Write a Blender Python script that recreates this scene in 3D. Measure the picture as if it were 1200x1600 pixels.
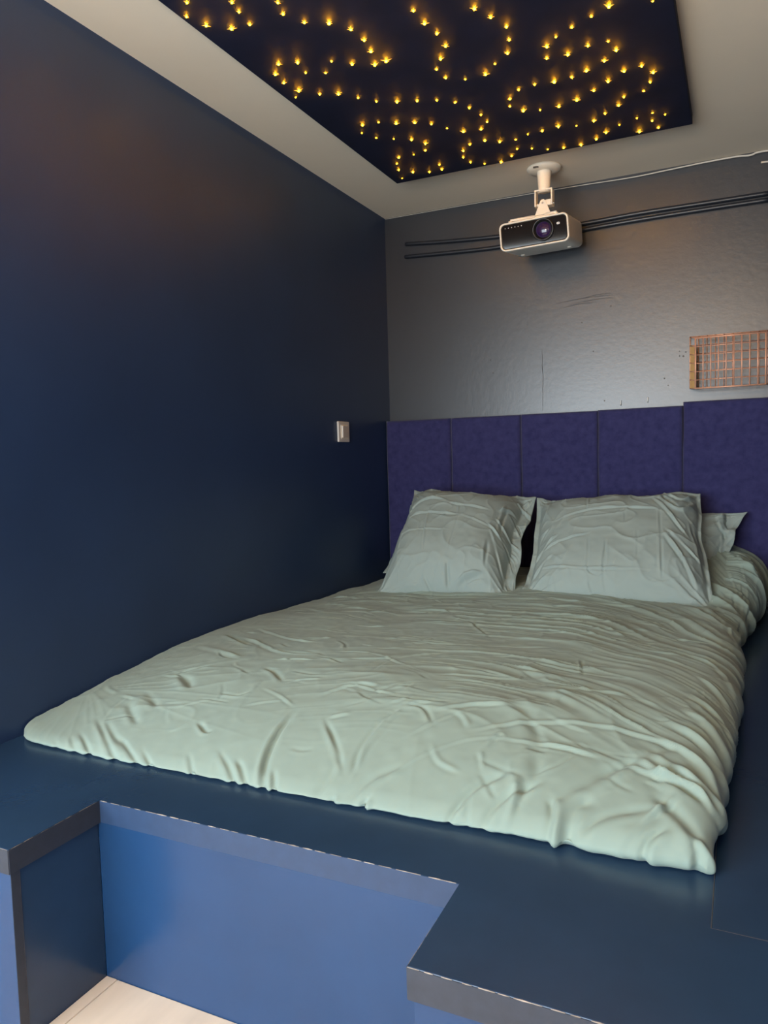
import bpy, bmesh, math, random
import numpy as np
from mathutils import Vector, Matrix

for o in list(bpy.data.objects):
    bpy.data.objects.remove(o)
SC = bpy.context.scene
COL = SC.collection

# ------------------------------------------------------------------ camera
cam_d = bpy.data.cameras.new('camera')
cam = bpy.data.objects.new('camera', cam_d)
COL.objects.link(cam)
cam_d.sensor_fit = 'VERTICAL'
cam_d.sensor_height = 24.0
cam_d.lens = 24.0 * 1170.0 / 1600.0
cam_d.clip_start = 0.02
RX = Vector((0.902519, 0.429740, -0.028000))
UP = Vector((-0.005539, 0.076597, 0.997047))
FW = Vector((-0.430615, 0.899698, -0.071510))
cam.matrix_world = Matrix(((RX.x, UP.x, -FW.x, 1.600), (RX.y, UP.y, -FW.y, -3.4445),
                           (RX.z, UP.z, -FW.z, 1.023), (0, 0, 0, 1)))
SC.camera = cam

# ------------------------------------------------------------------ light and exposure
SC.view_settings.view_transform = 'Standard'
SC.view_settings.look = 'None'
SC.view_settings.gamma = 1.0
SC.view_settings.use_curve_mapping = False
SC.view_settings.exposure = 0.0
wd = bpy.data.worlds.new('world')
SC.world = wd
wd.use_nodes = True
wd.node_tree.nodes['Background'].inputs[0].default_value = (0.75, 0.87, 1.0, 1)
wd.node_tree.nodes['Background'].inputs[1].default_value = 1.0


def area_light(name, loc, direction, sx, sy, power, col):
    d = bpy.data.lights.new(name, 'AREA')
    d.shape = 'RECTANGLE'
    d.size, d.size_y, d.energy, d.color = sx, sy, power, col
    o = bpy.data.objects.new(name, d)
    COL.objects.link(o)
    o.location = loc
    o.rotation_euler = Vector(direction).to_track_quat('-Z', 'Y').to_euler()
    return o


WIN = (-0.95, 1.45, 0.45, 1.78)            # window opening in the wall behind the camera
area_light('daylight', ((WIN[0] + WIN[1]) / 2, -4.72, (WIN[2] + WIN[3]) / 2), (0, 1, 0),
           WIN[1] - WIN[0], WIN[3] - WIN[2], 150, (0.82, 0.93, 1.0))

area_light('ceiling_fill', (1.15, -4.15, 1.55), (-.1, .15, 1),   .30, .30, 72, (1.0, 0.70, 0.42))   # unseen warm fill added behind the camera to brighten the ceiling

area_light('wall_sconce', (1.69, -2.45, 1.80), (-.33, .94, .03), .10, .14, 3.0, (1.0, 0.62, 0.28))   # warm sconce on the right wall, out of frame

# ------------------------------------------------------------------ helpers
CEIL = 2.2035
PLAT = 0.367


def mat(name, col, rough=0.5, spec=0.5, metal=0.0, var=0.0, vscale=6.0, bump=0.0, bscale=60.0, coat=0.0,
        col2=None, detail=4.0, bdist=0.002, sheen=0.0, stretch=None):
    m = bpy.data.materials.new(name)
    m.use_nodes = True
    nt = m.node_tree
    b = nt.nodes['Principled BSDF']
    b.inputs['Base Color'].default_value = (*col, 1)
    b.inputs['Roughness'].default_value = rough
    b.inputs['Specular IOR Level'].default_value = spec
    b.inputs['Metallic'].default_value = metal
    b.inputs['Coat Weight'].default_value = coat
    if sheen:
        b.inputs['Sheen Weight'].default_value = sheen
    tc = nt.nodes.new('ShaderNodeTexCoord')
    src = tc.outputs['Object']
    if stretch:
        mp = nt.nodes.new('ShaderNodeMapping')
        mp.inputs['Scale'].default_value = stretch
        nt.links.new(src, mp.inputs['Vector'])
        src = mp.outputs['Vector']
    if var > 0 or col2:
        n = nt.nodes.new('ShaderNodeTexNoise')
        n.inputs['Scale'].default_value = vscale
        n.inputs['Detail'].default_value = detail
        n.inputs['Roughness'].default_value = 0.6
        nt.links.new(src, n.inputs['Vector'])
        r = nt.nodes.new('ShaderNodeValToRGB')
        r.color_ramp.elements[0].position = 0.3
        r.color_ramp.elements[1].position = 0.7
        c2 = col2 or tuple(min(1, c * (1 + var)) for c in col)
        c1 = col if col2 else tuple(c * (1 - var) for c in col)
        r.color_ramp.elements[0].color = (*c1, 1)
        r.color_ramp.elements[1].color = (*c2, 1)
        nt.links.new(n.outputs['Fac'], r.inputs['Fac'])
        nt.links.new(r.outputs['Color'], b.inputs['Base Color'])
    if bump > 0:
        n2 = nt.nodes.new('ShaderNodeTexNoise')
        n2.inputs['Scale'].default_value = bscale
        n2.inputs['Detail'].default_value = 5.0
        nt.links.new(src, n2.inputs['Vector'])
        bp = nt.nodes.new('ShaderNodeBump')
        bp.inputs['Strength'].default_value = bump
        bp.inputs['Distance'].default_value = bdist
        nt.links.new(n2.outputs['Fac'], bp.inputs['Height'])
        nt.links.new(bp.outputs['Normal'], b.inputs['Normal'])
    return m


def emis(name, col, strength):
    m = bpy.data.materials.new(name)
    m.use_nodes = True
    nt = m.node_tree
    nt.nodes.clear()
    e = nt.nodes.new('ShaderNodeEmission')
    e.inputs[0].default_value = (*col, 1)
    e.inputs[1].default_value = strength
    out = nt.nodes.new('ShaderNodeOutputMaterial')
    nt.links.new(e.outputs[0], out.inputs[0])
    return m


def link(name, me, m, parent=None, smooth=False):
    if m is not None:
        for q in (m if isinstance(m, (list, tuple)) else [m]):
            me.materials.append(q)
    if smooth:
        me.polygons.foreach_set('use_smooth', [True] * len(me.polygons))
    o = bpy.data.objects.new(name, me)
    COL.objects.link(o)
    if parent:
        o.parent = parent
    return o


def obj(name, bm, m, parent=None, smooth=False, rel=None):
    """link a bmesh built in world space; rel = the parent's origin, so that it lands in place"""
    if rel is not None:
        bmesh.ops.translate(bm, verts=bm.verts, vec=-Vector(rel))
    bmesh.ops.recalc_face_normals(bm, faces=bm.faces)
    me = bpy.data.meshes.new(name)
    bm.to_mesh(me)
    bm.free()
    return link(name, me, m, parent, smooth)


def empty(name, loc, label, cat, group=None):
    o = bpy.data.objects.new(name, None)
    o.empty_display_size = 0.05
    COL.objects.link(o)
    o.location = loc
    tag(o, label, cat, group)
    return o


def tag(o, label, cat, group=None):
    o['label'] = label
    o['category'] = cat
    if group:
        o['group'] = group
    return o


def box(bm, x0, x1, y0, y1, z0, z1, bev=0.0, seg=2, M=None):
    r = bmesh.ops.create_cube(bm, size=1.0)
    vs = r['verts']
    for v in vs:
        v.co = Vector((x0 + (v.co.x + .5) * (x1 - x0), y0 + (v.co.y + .5) * (y1 - y0), z0 + (v.co.z + .5) * (z1 - z0)))
    if bev > 0:
        es = list({e for v in vs for e in v.link_edges})
        rr = bmesh.ops.bevel(bm, geom=es, offset=bev, segments=seg, affect='EDGES', profile=0.5)
        vs = list(set(rr['verts']) | set(v for v in vs if v.is_valid))
    if M is not None:
        bmesh.ops.transform(bm, matrix=M, verts=[v for v in vs if v.is_valid])
    return bm


def bx(*a, **k):
    return box(bmesh.new(), *a, **k)


def tube(bm, pts, r, n=8, cap=True):
    pts = [Vector(p) for p in pts]
    rings = []
    for i, p in enumerate(pts):
        t = (pts[min(i + 1, len(pts) - 1)] - pts[max(i - 1, 0)]).normalized()
        a = Vector((0, 0, 1)) if abs(t.z) < .9 else Vector((1, 0, 0))
        s = t.cross(a).normalized()
        u = s.cross(t)
        rr = float(r[i] if isinstance(r, (list, tuple)) else r)
        rings.append([bm.verts.new(p + rr * (math.cos(k * 2 * math.pi / n) * s + math.sin(k * 2 * math.pi / n) * u)) for k in range(n)])
    for a, b in zip(rings, rings[1:]):
        for k in range(n):
            bm.faces.new((a[k], a[(k + 1) % n], b[(k + 1) % n], b[k]))
    if cap:
        bm.faces.new(rings[0])
        bm.faces.new(rings[-1])
    return bm


def tb(*a, **k):
    return tube(bmesh.new(), *a, **k)


def lathe(bm, prof, n=28, M=None):
    """profile of (radius, height) about z"""
    rings = []
    for r, z in prof:
        if r < 1e-6:
            rings.append([bm.verts.new((0, 0, z))])
        else:
            rings.append([bm.verts.new((r * math.cos(k * 2 * math.pi / n), r * math.sin(k * 2 * math.pi / n), z)) for k in range(n)])
    for a, b in zip(rings, rings[1:]):
        for k in range(n):
            k2 = (k + 1) % n
            if len(a) == 1 and len(b) == 1:
                continue
            if len(a) == 1:
                bm.faces.new((a[0], b[k], b[k2]))
            elif len(b) == 1:
                bm.faces.new((a[k], a[k2], b[0]))
            else:
                bm.faces.new((a[k], a[k2], b[k2], b[k]))
    if M is not None:
        bmesh.ops.transform(bm, matrix=M, verts=[v for rg in rings for v in rg])
    return bm


def prism(poly, z0, z1, bev=0.0):
    bm = bmesh.new()
    a = [bm.verts.new((x, y, z0)) for x, y in poly]
    b = [bm.verts.new((x, y, z1)) for x, y in poly]
    n = len(poly)
    bm.faces.new(a)
    top = bm.faces.new(b)
    for i in range(n):
        bm.faces.new((a[i], a[(i + 1) % n], b[(i + 1) % n], b[i]))
    if bev:
        bmesh.ops.bevel(bm, geom=list(top.edges), offset=bev, segments=2, affect='EDGES', profile=0.5)
    return bm


def vnoise(x, y, seed=0):
    """smooth value noise in about -1..1"""
    g = np.random.RandomState(seed).uniform(-1, 1, (128, 128))
    xi, yi = np.floor(x).astype(int), np.floor(y).astype(int)
    fx, fy = x - xi, y - yi
    fx = fx * fx * fx * (fx * (fx * 6 - 15) + 10)
    fy = fy * fy * fy * (fy * (fy * 6 - 15) + 10)
    G = lambda i, j: g[(xi + i) % 128, (yi + j) % 128]
    return (G(0, 0) * (1 - fx) + G(1, 0) * fx) * (1 - fy) + (G(0, 1) * (1 - fx) + G(1, 1) * fx) * fy


def stroke_field(X, Y, strokes, sx=1.0, sy=1.0):
    """sum of crease profiles along polylines: a crest (or valley) with its counter-fold beside it"""
    D = np.zeros_like(X)
    for A, W, pts in strokes:
        A, W = A * 0.001, W * 0.001
        P = np.array(pts, float) * (sx, sy)
        # resample smooth (Catmull-Rom)
        Q = np.vstack([2 * P[0] - P[1], P, 2 * P[-1] - P[-2]])
        S = []
        for i in range(1, len(Q) - 2):
            for t in np.linspace(0, 1, 7)[:-1]:
                S.append(.5 * (2 * Q[i] + (Q[i + 1] - Q[i - 1]) * t + (2 * Q[i - 1] - 5 * Q[i] + 4 * Q[i + 1] - Q[i + 2]) * t * t
                               + (3 * Q[i] - Q[i - 1] - 3 * Q[i + 1] + Q[i + 2]) * t ** 3))
        S.append(P[-1])
        S = np.array(S)
        pad = 4 * W
        m = (X > S[:, 0].min() - pad) & (X < S[:, 0].max() + pad) & (Y > S[:, 1].min() - pad) & (Y < S[:, 1].max() + pad)
        if not m.any():
            continue
        x, y = X[m], Y[m]
        best = np.full(x.shape, 1e9)
        sd = np.zeros(x.shape)
        tp = np.zeros(x.shape)
        n = len(S) - 1
        for i in range(n):
            ax, ay = S[i]
            dx, dy = S[i + 1] - S[i]
            L2 = dx * dx + dy * dy + 1e-12
            t = np.clip(((x - ax) * dx + (y - ay) * dy) / L2, 0, 1)
            ex, ey = x - ax - t * dx, y - ay - t * dy
            d = np.hypot(ex, ey)
            k = d < best
            best[k] = d[k]
            sd[k] = (np.sign(ex * dy - ey * dx) * d)[k]
            tp[k] = ((i + t) / n)[k]
        taper = np.clip(np.sin(np.pi * np.clip(tp, 0.02, .98)) * 1.6, 0, 1)
        Ln = np.hypot(*np.diff(S, axis=0).T).sum()
        taper = taper * (.62 + .55 * vnoise(tp * Ln * 14 + A * 5000, tp * 0 + W * 900, 77))
        best = best * (1 + .35 * vnoise(tp * Ln * 18 + 3, tp * 0 + A * 4000, 78))
        f = np.exp(-(best / W) ** 2) - .55 * np.exp(-((sd - 1.7 * W) / (1.1 * W)) ** 2)
        D[m] += A * taper * f
    return D


def grid_mesh(name, V, nu, nv, extra=None):
    """V (nu, nv, 3) -> mesh"""
    idx = np.arange(nu * nv).reshape(nu, nv)
    q = np.stack([idx[:-1, :-1], idx[1:, :-1], idx[1:, 1:], idx[:-1, 1:]], -1).reshape(-1, 4)
    me = bpy.data.meshes.new(name)
    me.from_pydata(V.reshape(-1, 3).tolist(), [], q.tolist())
    return me


def grid_normals(V):
    du = np.gradient(V, axis=0)
    dv = np.gradient(V, axis=1)
    n = np.cross(du, dv)
    return n / (np.linalg.norm(n, axis=-1, keepdims=True) + 1e-12)

# world-space data
STARS=[(0.35,-1.884,2.0),(0.31,-1.838,2.0),(0.33,-1.785,3.0),(0.448,-1.832,2.0),(0.44,-1.792,2.0),(0.379,-1.742,3.0),(0.431,-1.733,2.0),(0.548,-1.778,2.0),(0.533,-1.731,2.0),(0.561,-1.673,2.0),(0.618,-1.643,3.5),(0.654,-1.589,2.5),(0.662,-1.526,2.5),(0.653,-1.467,2.8),(0.631,-1.397,3.0),(0.67,-1.402,3.5),(0.574,-1.431,2.5),(0.389,-1.534,2.8),(0.349,-1.49,2.8),(0.441,-1.514,2.6),(0.342,-1.434,2.2),(0.357,-1.373,3.0),(0.43,-1.452,1.2),(0.481,-1.422,1.2),(0.528,-1.47,1.0),(0.323,-1.337,0.8),(0.401,-1.32,1.8),(0.454,-1.295,2.8),(0.495,-1.24,1.4),(0.535,-1.19,1.2),(0.593,-1.158,2.5),(0.652,-1.131,1.8),(0.709,-1.104,1.2),(0.757,-1.061,1.0),(0.42,-1.063,2.6),(0.476,-1.052,1.1),(0.387,-1.004,0.7),(0.413,-0.942,0.9),(0.527,-1.019,2.8),(0.584,-0.992,2.4),(0.629,-0.951,1.6),(0.664,-0.891,0.7),(0.465,-0.905,0.7),(0.52,-0.871,2.4),(0.551,-0.815,2.4),(0.526,-0.755,1.6),(0.471,-0.738,0.6),(0.413,-0.746,2.0),(0.381,-0.693,1.2),(0.361,-0.632,1.6),(0.402,-0.584,2.4),(0.46,-0.551,1.5),(0.523,-0.602,1.6),(0.514,-0.552,1.8),(0.834,-1.586,2.0),(0.838,-1.521,3.0),(0.849,-1.459,2.0),(0.848,-1.391,2.4),(0.812,-1.336,2.8),(0.779,-1.284,1.5),(0.785,-1.224,1.8),(0.335,-0.54,0.6),(0.976,-1.521,3.0),(1.001,-1.463,2.2),(1.026,-1.402,2.4),(1.014,-1.335,1.8),(0.991,-1.271,2.4),(0.941,-1.229,1.0),(0.899,-1.188,2.8),(0.834,-1.185,0.8),(0.754,-1.058,0.9),(0.784,-1.002,1.5),(0.802,-0.935,1.3),(0.804,-0.873,1.2),(0.768,-0.829,2.0),(0.707,-0.843,2.6),(0.664,-0.89,0.6),(0.691,-0.726,1.8),(0.75,-0.731,2.2),(0.795,-0.694,2.4),(0.65,-0.682,1.8),(0.629,-0.623,1.3),(0.638,-0.564,1.5),(0.681,-0.52,1.0),(0.745,-0.507,2.4),(0.797,-0.544,1.6),(0.833,-0.597,1.0),(0.851,-0.681,1.0),(0.902,-0.704,0.8),(0.955,-0.708,1.8),(0.883,-0.572,1.0),(0.934,-0.534,0.9),(0.991,-0.523,1.8),(1.054,-0.518,2.4),(1.114,-0.542,2.2),(1.155,-0.584,2.4),(1.014,-0.718,2.8),(1.071,-0.687,0.6),(1.049,-0.869,2.5),(1.111,-0.887,3.0),(0.987,-0.87,1.0),(0.937,-0.897,2.8),(0.92,-0.999,2.0),(0.905,-0.946,1.4),(0.961,-1.043,1.4),(1.014,-1.052,1.4),(1.073,-1.043,3.4),(1.126,-1.041,1.6),(1.174,-1.063,3.0),(1.143,-1.181,2.8),(1.099,-1.252,2.8),(1.084,-1.188,1.8),(1.132,-1.286,1.2),(1.181,-1.313,1.5),(1.237,-1.339,1.4),(1.286,-1.367,3.6),(1.203,-1.2,2.2),(1.257,-1.193,1.0),(1.271,-1.139,3.0),(1.231,-1.093,2.4),(1.274,-1.004,2.6),(1.221,-0.962,2.6),(1.171,-0.923,2.0),(1.226,-0.778,2.2),(1.25,-0.83,1.6),(1.176,-0.738,1.5),(1.133,-0.702,2.4),(1.206,-0.619,0.7),(1.263,-0.532,3.0),(1.268,-0.645,0.7),(1.313,-0.599,1.6),(1.327,-0.53,1.8),(1.32,-0.66,1.0),(1.358,-0.628,0.9),(1.325,-1.008,2.2),(1.352,-0.953,2.8),(1.337,-0.892,1.6),(1.312,-0.839,1.2),(1.389,-1.33,0.8)]
STROKES=[(-3.0,9.0,[(0.178,-2.192),(0.259,-2.239),(0.347,-2.299)]),(-4.0,10.0,[(0.18,-2.138),(0.329,-2.235),(0.429,-2.294)]),(-3.0,8.0,[(0.308,-2.189),(0.42,-2.251)]),(-3.0,9.0,[(0.389,-2.208),(0.532,-2.297)]),(-4.0,12.0,[(0.217,-2.144),(0.296,-2.192),(0.401,-2.242)]),(-2.0,7.0,[(0.135,-2.229),(0.235,-2.285)]),(-2.0,7.0,[(0.165,-2.209),(0.266,-2.272)]),(-3.0,9.0,[(0.519,-2.202),(0.591,-2.273)]),(-4.0,14.0,[(0.218,-2.07),(0.272,-2.111),(0.317,-2.142)]),(-4.0,16.0,[(0.221,-2.01),(0.271,-2.042),(0.319,-2.078)]),(-6.0,11.0,[(0.686,-2.03),(0.694,-2.127),(0.721,-2.21),(0.776,-2.296)]),(-4.0,9.0,[(0.741,-2.204),(0.767,-2.245),(0.801,-2.3)]),(-4.0,9.0,[(0.771,-2.045),(0.829,-2.107),(0.861,-2.144),(0.892,-2.188)]),(-4.0,9.0,[(0.916,-2.193),(0.902,-2.145),(0.898,-2.102),(0.907,-2.025)]),(3.0,7.0,[(0.369,-2.067),(0.41,-2.034),(0.457,-2.007)]),(-5.0,8.0,[(0.466,-2.103),(0.508,-2.132),(0.527,-2.134)]),(-3.0,8.0,[(0.44,-1.985),(0.492,-1.99),(0.514,-1.967)]),(4.0,10.0,[(0.699,-1.965),(0.76,-1.895),(0.839,-1.883)]),(-4.0,12.0,[(0.471,-1.835),(0.516,-1.857),(0.572,-1.906)]),(-5.0,13.0,[(0.119,-1.552),(0.211,-1.609),(0.307,-1.677)]),(5.0,12.0,[(0.218,-1.585),(0.357,-1.668),(0.471,-1.726)]),(5.0,12.0,[(0.178,-1.461),(0.323,-1.55),(0.441,-1.592),(0.562,-1.598)]),(-4.0,10.0,[(0.391,-1.686),(0.48,-1.708),(0.558,-1.699)]),(4.0,10.0,[(0.143,-1.085),(0.249,-1.173),(0.355,-1.223)]),(5.0,10.0,[(0.121,-0.853),(0.188,-0.869),(0.287,-0.922)]),(4.0,9.0,[(0.129,-0.991),(0.253,-1.038),(0.355,-1.08)]),(-4.0,9.0,[(0.912,-2.299),(0.902,-2.267),(0.897,-2.237)]),(-3.0,7.0,[(0.937,-2.302),(0.922,-2.273),(0.905,-2.244)]),(-6.0,9.0,[(0.981,-2.304),(0.96,-2.265),(0.971,-2.228)]),(4.0,22.0,[(0.21,-2.039),(0.277,-2.088),(0.329,-2.133)]),(-5.0,20.0,[(0.233,-1.896),(0.301,-1.944),(0.347,-1.981)]),(4.0,16.0,[(0.122,-1.681),(0.255,-1.745),(0.364,-1.787)]),(-4.0,10.0,[(0.642,-2.195),(0.683,-2.23),(0.736,-2.281)]),(-3.0,10.0,[(0.577,-2.176),(0.649,-2.227),(0.718,-2.288)]),(3.0,7.0,[(0.194,-2.034),(0.199,-2.105),(0.22,-2.156)]),(4.0,9.0,[(0.921,-2.212),(0.911,-2.143),(0.922,-2.061),(0.937,-1.977),(1.001,-1.915)]),(-4.0,8.0,[(0.934,-1.97),(0.98,-1.975),(1.023,-2.028)]),(4.0,9.0,[(0.967,-2.222),(1.027,-2.127),(1.111,-2.056),(1.198,-2.04),(1.304,-2.058)]),(4.0,10.0,[(0.98,-2.075),(1.034,-2.002),(1.128,-1.909),(1.216,-1.865)]),(5.0,11.0,[(1.102,-2.03),(1.21,-1.971),(1.326,-1.948),(1.442,-1.969),(1.511,-2.003)]),(6.0,10.0,[(1.198,-2.04),(1.286,-2.038),(1.373,-2.059),(1.454,-2.083),(1.517,-2.103),(1.565,-2.147)]),(-9.0,22.0,[(1.377,-2.164),(1.35,-2.189),(1.343,-2.233),(1.344,-2.305)]),(5.0,9.0,[(1.39,-2.304),(1.436,-2.234),(1.471,-2.185),(1.507,-2.135)]),(-4.0,9.0,[(1.403,-2.316),(1.421,-2.291),(1.446,-2.268)]),(7.0,9.0,[(1.454,-2.083),(1.48,-2.092),(1.529,-2.11),(1.559,-2.131)]),(-4.0,8.0,[(1.161,-2.141),(1.184,-2.167),(1.206,-2.192)]),(3.0,7.0,[(1.144,-2.087),(1.168,-2.139)]),(-3.0,7.0,[(1.177,-2.281),(1.164,-2.224),(1.154,-2.174)]),(-5.0,9.0,[(1.093,-2.302),(1.107,-2.269),(1.123,-2.237)]),(-5.0,9.0,[(1.125,-2.296),(1.132,-2.242),(1.151,-2.207)]),(-4.0,8.0,[(1.147,-2.301),(1.163,-2.28),(1.177,-2.252)]),(-4.0,8.0,[(0.974,-2.297),(0.96,-2.263),(0.969,-2.227)]),(-8.0,12.0,[(1.536,-2.236),(1.55,-2.255),(1.568,-2.253)]),(6.0,10.0,[(1.538,-2.219),(1.554,-2.231),(1.57,-2.234)]),(-5.0,9.0,[(1.533,-2.284),(1.549,-2.294),(1.559,-2.298)]),(6.0,14.0,[(1.433,-2.011),(1.516,-2.083),(1.571,-2.146)]),(6.0,14.0,[(1.454,-1.951),(1.537,-2.033),(1.578,-2.107)]),(6.0,14.0,[(1.468,-1.884),(1.547,-1.967),(1.586,-2.053)]),(6.0,14.0,[(1.484,-1.805),(1.558,-1.89),(1.597,-1.992)]),(5.0,12.0,[(1.5,-1.711),(1.569,-1.799),(1.603,-1.893)]),(5.0,12.0,[(1.5,-1.566),(1.57,-1.66),(1.603,-1.788)]),(5.0,11.0,[(1.491,-1.394),(1.563,-1.493),(1.6,-1.649)]),(-4.0,8.0,[(0.82,-1.207),(0.892,-1.316),(0.951,-1.393)]),(5.0,8.0,[(0.842,-1.2),(1.065,-1.232),(1.246,-1.268),(1.453,-1.368),(1.571,-1.507)]),(4.0,8.0,[(0.549,-1.686),(0.687,-1.659),(0.815,-1.723),(0.929,-1.79)]),(4.0,8.0,[(0.92,-1.779),(1.054,-1.752),(1.185,-1.737)]),(4.0,8.0,[(1.223,-1.751),(1.36,-1.78),(1.479,-1.845)]),(-3.0,7.0,[(1.231,-1.524),(1.246,-1.591),(1.26,-1.653)]),(3.0,7.0,[(0.705,-1.953),(0.774,-1.893),(0.874,-1.855)]),(3.0,6.0,[(0.754,-1.201),(0.837,-1.185),(0.92,-1.174)]),(3.0,6.0,[(0.428,-1.173),(0.49,-1.153),(0.574,-1.182)]),(5.0,9.0,[(0.823,-0.892),(1.054,-0.92),(1.286,-1.025),(1.478,-1.165)]),(5.0,9.0,[(1.027,-0.793),(1.221,-0.801),(1.409,-0.91),(1.565,-1.112)]),(5.0,8.0,[(0.97,-1.041),(1.17,-1.08),(1.378,-1.176),(1.542,-1.356)]),(5.0,10.0,[(1.266,-1.393),(1.404,-1.443),(1.532,-1.554)]),(4.0,8.0,[(0.57,-1.5),(0.804,-1.489),(1.026,-1.498)]),(4.0,8.0,[(1.115,-1.603),(1.251,-1.63),(1.394,-1.667)]),(5.0,10.0,[(1.515,-0.804),(1.573,-1.01),(1.599,-1.192)]),(-6.0,9.0,[(1.567,-0.517),(1.598,-0.837),(1.603,-1.099)]),(6.0,10.0,[(1.553,-0.365),(1.604,-0.613),(1.624,-0.993)]),(6.0,10.0,[(1.577,-0.184),(1.628,-0.498),(1.646,-0.821)]),(-6.0,8.0,[(1.604,-0.43),(1.626,-0.705),(1.632,-0.938)]),(5.0,9.0,[(1.597,-0.036),(1.648,-0.337),(1.665,-0.693)]),(3.0,7.0,[(1.147,-2.073),(1.164,-2.028),(1.182,-2.038)]),(4.0,12.0,[(1.232,-2.259),(1.24,-2.194),(1.231,-2.134)]),(-4.0,12.0,[(1.311,-2.267),(1.311,-2.214),(1.3,-2.178)]),(-4.0,12.0,[(1.46,-2.292),(1.465,-2.243),(1.496,-2.209)]),(4.0,9.0,[(0.999,-1.979),(1.085,-1.93),(1.195,-1.912)])]
LEFTP=[(4.0,8.0,[(-0.002,0.556),(0.089,0.623),(0.291,0.707),(0.489,0.653)]),(4.0,8.0,[(0.291,0.707),(0.504,0.646),(0.751,0.634)]),(5.0,8.0,[(0.007,0.497),(0.177,0.554),(0.303,0.555),(0.523,0.54),(0.805,0.475)]),(3.0,6.0,[(0.105,0.775),(0.12,0.535),(0.114,0.262),(0.187,0.024)]),(3.0,6.0,[(0.293,0.547),(0.315,0.381),(0.341,0.199)]),(-3.0,6.0,[(0.537,0.533),(0.532,0.379),(0.531,0.209)]),(6.0,10.0,[(0.76,0.503),(0.866,0.432),(0.957,0.359)]),(6.0,10.0,[(0.803,0.584),(0.896,0.512),(0.988,0.44)]),(-6.0,10.0,[(0.848,0.759),(0.845,0.618),(0.846,0.462)]),(6.0,10.0,[(0.881,0.887),(0.959,0.839),(1.027,0.774)]),(-5.0,10.0,[(0.783,0.364),(0.792,0.255),(0.8,0.147)]),(-6.0,11.0,[(0.365,0.078),(0.41,0.027),(0.446,0.005)]),(-10.0,12.0,[(0.536,0.148),(0.541,0.087),(0.546,0.025)]),(6.0,12.0,[(0.6,0.043),(0.684,0.086),(0.784,0.115)]),(-5.0,9.0,[(0.612,-0.003),(0.702,0.064),(0.792,0.084)]),(3.0,6.0,[(0.187,0.024),(0.272,0.032),(0.365,0.04)]),(-6.0,12.0,[(0.009,0.978),(0.081,0.894),(0.157,0.795)]),(5.0,10.0,[(-0.009,0.886),(0.075,0.803),(0.145,0.718)]),(-4.0,8.0,[(0.097,0.563),(0.131,0.611),(0.164,0.629)]),(-7.0,12.0,[(0.872,0.714),(0.934,0.672),(1.006,0.583)]),(6.0,10.0,[(0.808,0.662),(0.856,0.728),(0.903,0.748)]),(-6.0,10.0,[(0.814,0.491),(0.917,0.373),(0.982,0.251)]),(5.0,9.0,[(0.784,0.458),(0.886,0.245),(0.952,0.061)]),(-5.0,10.0,[(0.415,0.847),(0.575,0.845),(0.703,0.809)]),(4.0,10.0,[(0.157,0.795),(0.287,0.912),(0.376,0.966)]),(-4.0,8.0,[(0.151,0.809),(0.085,0.811)]),(4.0,7.0,[(0.523,0.54),(0.511,0.624)]),(3.0,6.0,[(0.074,0.381),(0.256,0.392),(0.503,0.393)]),(5.0,9.0,[(0.903,0.434),(0.972,0.376),(0.998,0.315)])]
RIGHTP=[(4.0,8.0,[(0.11,0.591),(0.375,0.686),(0.57,0.7),(0.765,0.699)]),(4.0,7.0,[(0.077,0.33),(0.2,0.399),(0.365,0.45)]),(-4.0,6.0,[(0.37,0.403),(0.371,0.277),(0.376,0.152),(0.43,0.117)]),(-4.0,6.0,[(0.43,0.117),(0.464,0.172),(0.469,0.39)]),(-3.0,6.0,[(0.636,0.471),(0.637,0.348),(0.634,0.226)]),(-3.0,6.0,[(0.57,0.654),(0.57,0.531)]),(3.0,6.0,[(0.346,0.907),(0.355,0.686)]),(-4.0,8.0,[(0.766,0.714),(0.762,0.412),(0.756,0.111)]),(-10.0,14.0,[(0.763,0.91),(0.827,0.773),(0.885,0.743),(0.954,0.875)]),(7.0,12.0,[(0.775,0.955),(0.871,0.847),(0.978,0.933)]),(5.0,9.0,[(0.797,0.503),(0.867,0.415),(0.971,0.299)]),(-4.0,7.0,[(0.873,0.34),(0.871,0.266),(0.866,0.206)]),(5.0,9.0,[(0.037,0.264),(0.1,0.38),(0.177,0.462)]),(5.0,9.0,[(0.049,0.134),(0.103,0.234),(0.162,0.285)]),(-5.0,9.0,[(0.034,0.394),(0.081,0.493),(0.132,0.558)]),(4.0,8.0,[(0.081,0.915),(0.241,0.958),(0.365,0.938)]),(-4.0,7.0,[(0.351,0.781),(0.41,0.827),(0.57,0.854)]),(5.0,10.0,[(0.73,0.835),(0.822,0.653),(0.917,0.475)]),(6.0,12.0,[(0.777,0.473),(0.878,0.266),(0.938,0.061)]),(-5.0,10.0,[(0.938,0.653),(0.96,0.417),(0.981,0.181)]),(-5.0,9.0,[(0.378,0.089),(0.397,0.027)]),(-4.0,8.0,[(0.469,0.374),(0.455,0.156),(0.467,0.032)]),(3.0,6.0,[(0.07,0.2),(0.357,0.166),(0.713,0.169)]),(-5.0,9.0,[(0.835,0.115),(0.903,0.059),(0.97,0.019)]),(4.0,8.0,[(0.046,0.656),(0.093,0.785),(0.101,0.915)])]

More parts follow.
